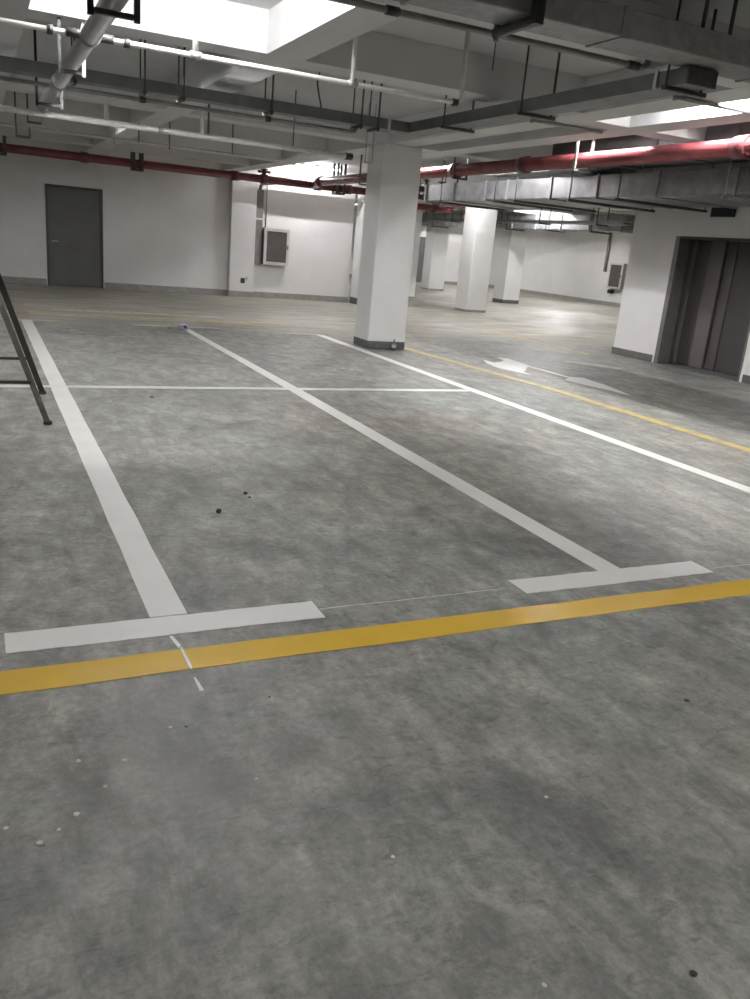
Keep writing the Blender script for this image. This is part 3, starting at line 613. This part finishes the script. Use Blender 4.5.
# ------------------------------------------------------------------ lamps (fluorescent battens between the beams)
WARM = (1.0, .98, .99, 1)
def lamp(x, y, along, power, label, L=1.2, z=SLAB):
    c = thing('ceiling_lamp', label, 'lamp', (x, y, z), 'fluorescent tubes between the ceiling beams')
    s = emis('tube_glow_%d' % round(power*10), WARM, power); h = L/2
    if along == 'x':
        B(x-h, x+h, y-.03, y+.03, z-.04, z-.001).build('housing', 'lamp_body', c)
        MB().tube([(x-h+.02, y, z-.06), (x+h-.02, y, z-.06)], .014, 8).build('tube', s, c)
    else:
        B(x-.03, x+.03, y-h, y+h, z-.04, z-.001).build('housing', 'lamp_body', c)
        MB().tube([(x, y-h+.02, z-.06), (x, y+h-.02, z-.06)], .014, 8).build('tube', s, c)
LAMPS = [
 (1.3, 6.2, 'x', 210, 'lit tube in the glaring ceiling bay at the top left'),
 (6.38, 6.4, 'y', 230, 'lit tube in the glaring gap between two beams at the upper right'),
 (7.9, 20.95, 'x', 175, 'lit tube above the red pipe by the framed fire cabinet', 3.40),
 (-3.3, 6.7, 'x', 150, 'lit tube in the ceiling bay left of the ladder'),
 (1.4, .2, 'x', 100, 'lit tube overhead behind the viewer'),
 (4.3, .2, 'x', 140, 'lit tube overhead to the right of the viewer'),
 (-3.3, .2, 'x', 100, 'lit tube overhead to the left behind the viewer'),
 (-.98, 10.9, 'x', 80, 'added tube out of view left of the fat grey pipe, brightening the white pipe', 3.10),  # added lamp, hung low to brighten the second white pipe
 (12.1, 16.2, 'y', 400, 'lit tube beyond the corner of the right wall'),
 (11.9, 20.4, 'x', 210, 'lit tube before the bright white column'),
 (16.0, 23.2, 'y', 440, 'lit tube left of the distant steel duct'),
 (20.0, 20.5, 'x', 560, 'lit tube right of the distant steel duct'),
 (21.5, 28.2, 'x', 560, 'lit tube near the far right wall'),
 (14.4, 31, 'x', 420, 'lit tube in the far hall behind the sliver column'),
 (21.5, 36, 'x', 420, 'lit tube nearest the farthest wall'),
]
for l in LAMPS: lamp(*l[:5], z=l[5] if len(l) > 5 else SLAB)
TROUGHS = [  # added trough fixtures; skirts shape the light away from slab and beams
 (-3.3, 15.8, 'x', 80, 'unseen trough lamp added over the back aisle at the left'),
 (1.4, 15.8, 'x', 66, 'unseen trough lamp added over the back aisle before the grey door'),
 (4.2, 15.8, 'x', 76, 'unseen trough lamp added over the back aisle left of the big column'),
 (7.95, 13.5, 'y', 200, 'lamp in an added trough beside the wide duct near the right wall corner'),
]
for x, y, al, pw, lab in TROUGHS:
    c = thing('ceiling_lamp', lab, 'lamp', (x, y, 3.3), 'trough lamps with added light-shaping reflectors')
    def bx(m, a0, a1, b0, b1, z0, z1):
        return m.box(x+a0, x+a1, y+b0, y+b1, z0, z1) if al == 'x' else m.box(x+b0, x+b1, y+a0, y+a1, z0, z1)
    e = .1 if x > 7 else 0
    m = MB(); bx(m, -.64, .64, -.12, .12, 3.28+e, 3.30+e)
    for sg in (-1, 1): bx(m, -.64, .64, min(sg*.12, sg*.135), max(sg*.12, sg*.135), 3.205+e, 3.30+e)
    for sg in (-1, 1): bx(m, min(sg*.64, sg*.655), max(sg*.64, sg*.655), -.135, .135, 3.205+e, 3.30+e); bx(m, sg*.4-.01, sg*.4+.01, -.01, .01, 3.30+e, SLAB)
    m.build('reflector', 'lamp_body', c)
    m = MB(); p0, p1 = ((x-.58, y, 3.23+e), (x+.58, y, 3.23+e)) if al == 'x' else ((x, y-.58, 3.23+e), (x, y+.58, 3.23+e))
    m.tube([p0, p1], .014, 8).build('tube', emis('trough_glow', WARM, pw), c)
for x, lab in ((1.45, 'added strip light hidden behind the cable tray near the fat grey pipe'), (2.9, 'added strip light hidden behind the cable tray, farther from the fat grey pipe')):
    c = thing('added_strip_light', lab, 'lamp', (x, 9.72, 2.97))  # added unseen lamps that brighten the second white pipe
    MB().box(x-.6, x+.6, 9.558, 9.80, 2.985, 2.992).box(x-.6, x+.6, 9.795, 9.80, 2.945, 2.985).box(x-.5, x-.48, 9.553, 9.64, 2.95, 2.985).box(x+.48, x+.5, 9.553, 9.64, 2.95, 2.985).build('reflector', 'lamp_body', c)
    MB().tube([(x-.56, 9.70, 2.965), (x+.56, 9.70, 2.965)], .010, 8).build('tube', emis('strip_glow', WARM, 130), c)
# added unseen battens brighten the red pipe; invented hoods keep light off the ceiling
for y, pw, lab in ((1.9, 230, 'added hooded tube above the thick red pipe, closest to the viewer'), (4.35, 170, 'added hooded tube above the near end of the thick red pipe'), (6.8, 190, 'added hooded tube above the thick red pipe beside the glaring gap'), (8.95, 200, 'added hooded tube above the thick red pipe just before its dark stretch'), (14.0, 200, 'added hooded tube above the thick red pipe beyond the big column')):
    c = thing('ceiling_lamp', lab, 'lamp', (7.2, y, 3.3), 'fluorescent tubes between the ceiling beams')
    MB().box(7.06, 7.36, y-.62, y+.62, 3.30, 3.32).box(7.34, 7.36, y-.62, y+.62, 3.165, 3.30).box(7.06, 7.34, y-.64, y-.62, 3.2, 3.32).box(7.06, 7.34, y+.62, y+.64, 3.2, 3.32).box(7.04, 7.06, y-.62, y+.62, 3.11, 3.32).box(7.19, 7.21, y-.5, y-.46, 3.32, SLAB).box(7.19, 7.21, y+.46, y+.5, 3.32, SLAB).build('hood', 'lamp_body', c)
    MB().tube([(7.18, y-.58, 3.24), (7.18, y+.58, 3.24)], .014, 8).build('tube', emis('hood_glow', WARM, pw), c)

w = bpy.data.worlds.new('World'); S.world = w; w.use_nodes = True
w.node_tree.nodes['Background'].inputs[0].default_value = (0, 0, 0, 1)

# ------------------------------------------------------------------ camera
cam = bpy.data.cameras.new('camera'); co = bpy.data.objects.new('camera', cam); COL.objects.link(co); S.camera = co
pitch, roll, yaw, fpx = 2.95828533e-01, 9.04598709e-02, -4.57782125e-01, 826.739322
cy, sy = math.cos(yaw), math.sin(yaw)
f = Vector((-sy*math.cos(pitch), cy*math.cos(pitch), -math.sin(pitch))); r = Vector((cy, sy, 0)); u = r.cross(f)
c, s = math.cos(roll), math.sin(roll)
r2 = r*c+u*s; u2 = -r*s+u*c
co.matrix_world = Matrix(((r2.x, u2.x, -f.x, 0), (r2.y, u2.y, -f.y, 0), (r2.z, u2.z, -f.z, 1.58), (0, 0, 0, 1)))
cam.sensor_fit = 'VERTICAL'; cam.sensor_height = 24; cam.lens = fpx*24/999; cam.clip_start = .02; cam.clip_end = 200
vs = S.view_settings; vs.view_transform = 'Standard'; vs.look = 'None'; vs.gamma = 1; vs.use_curve_mapping = False
vs.exposure = 1.36
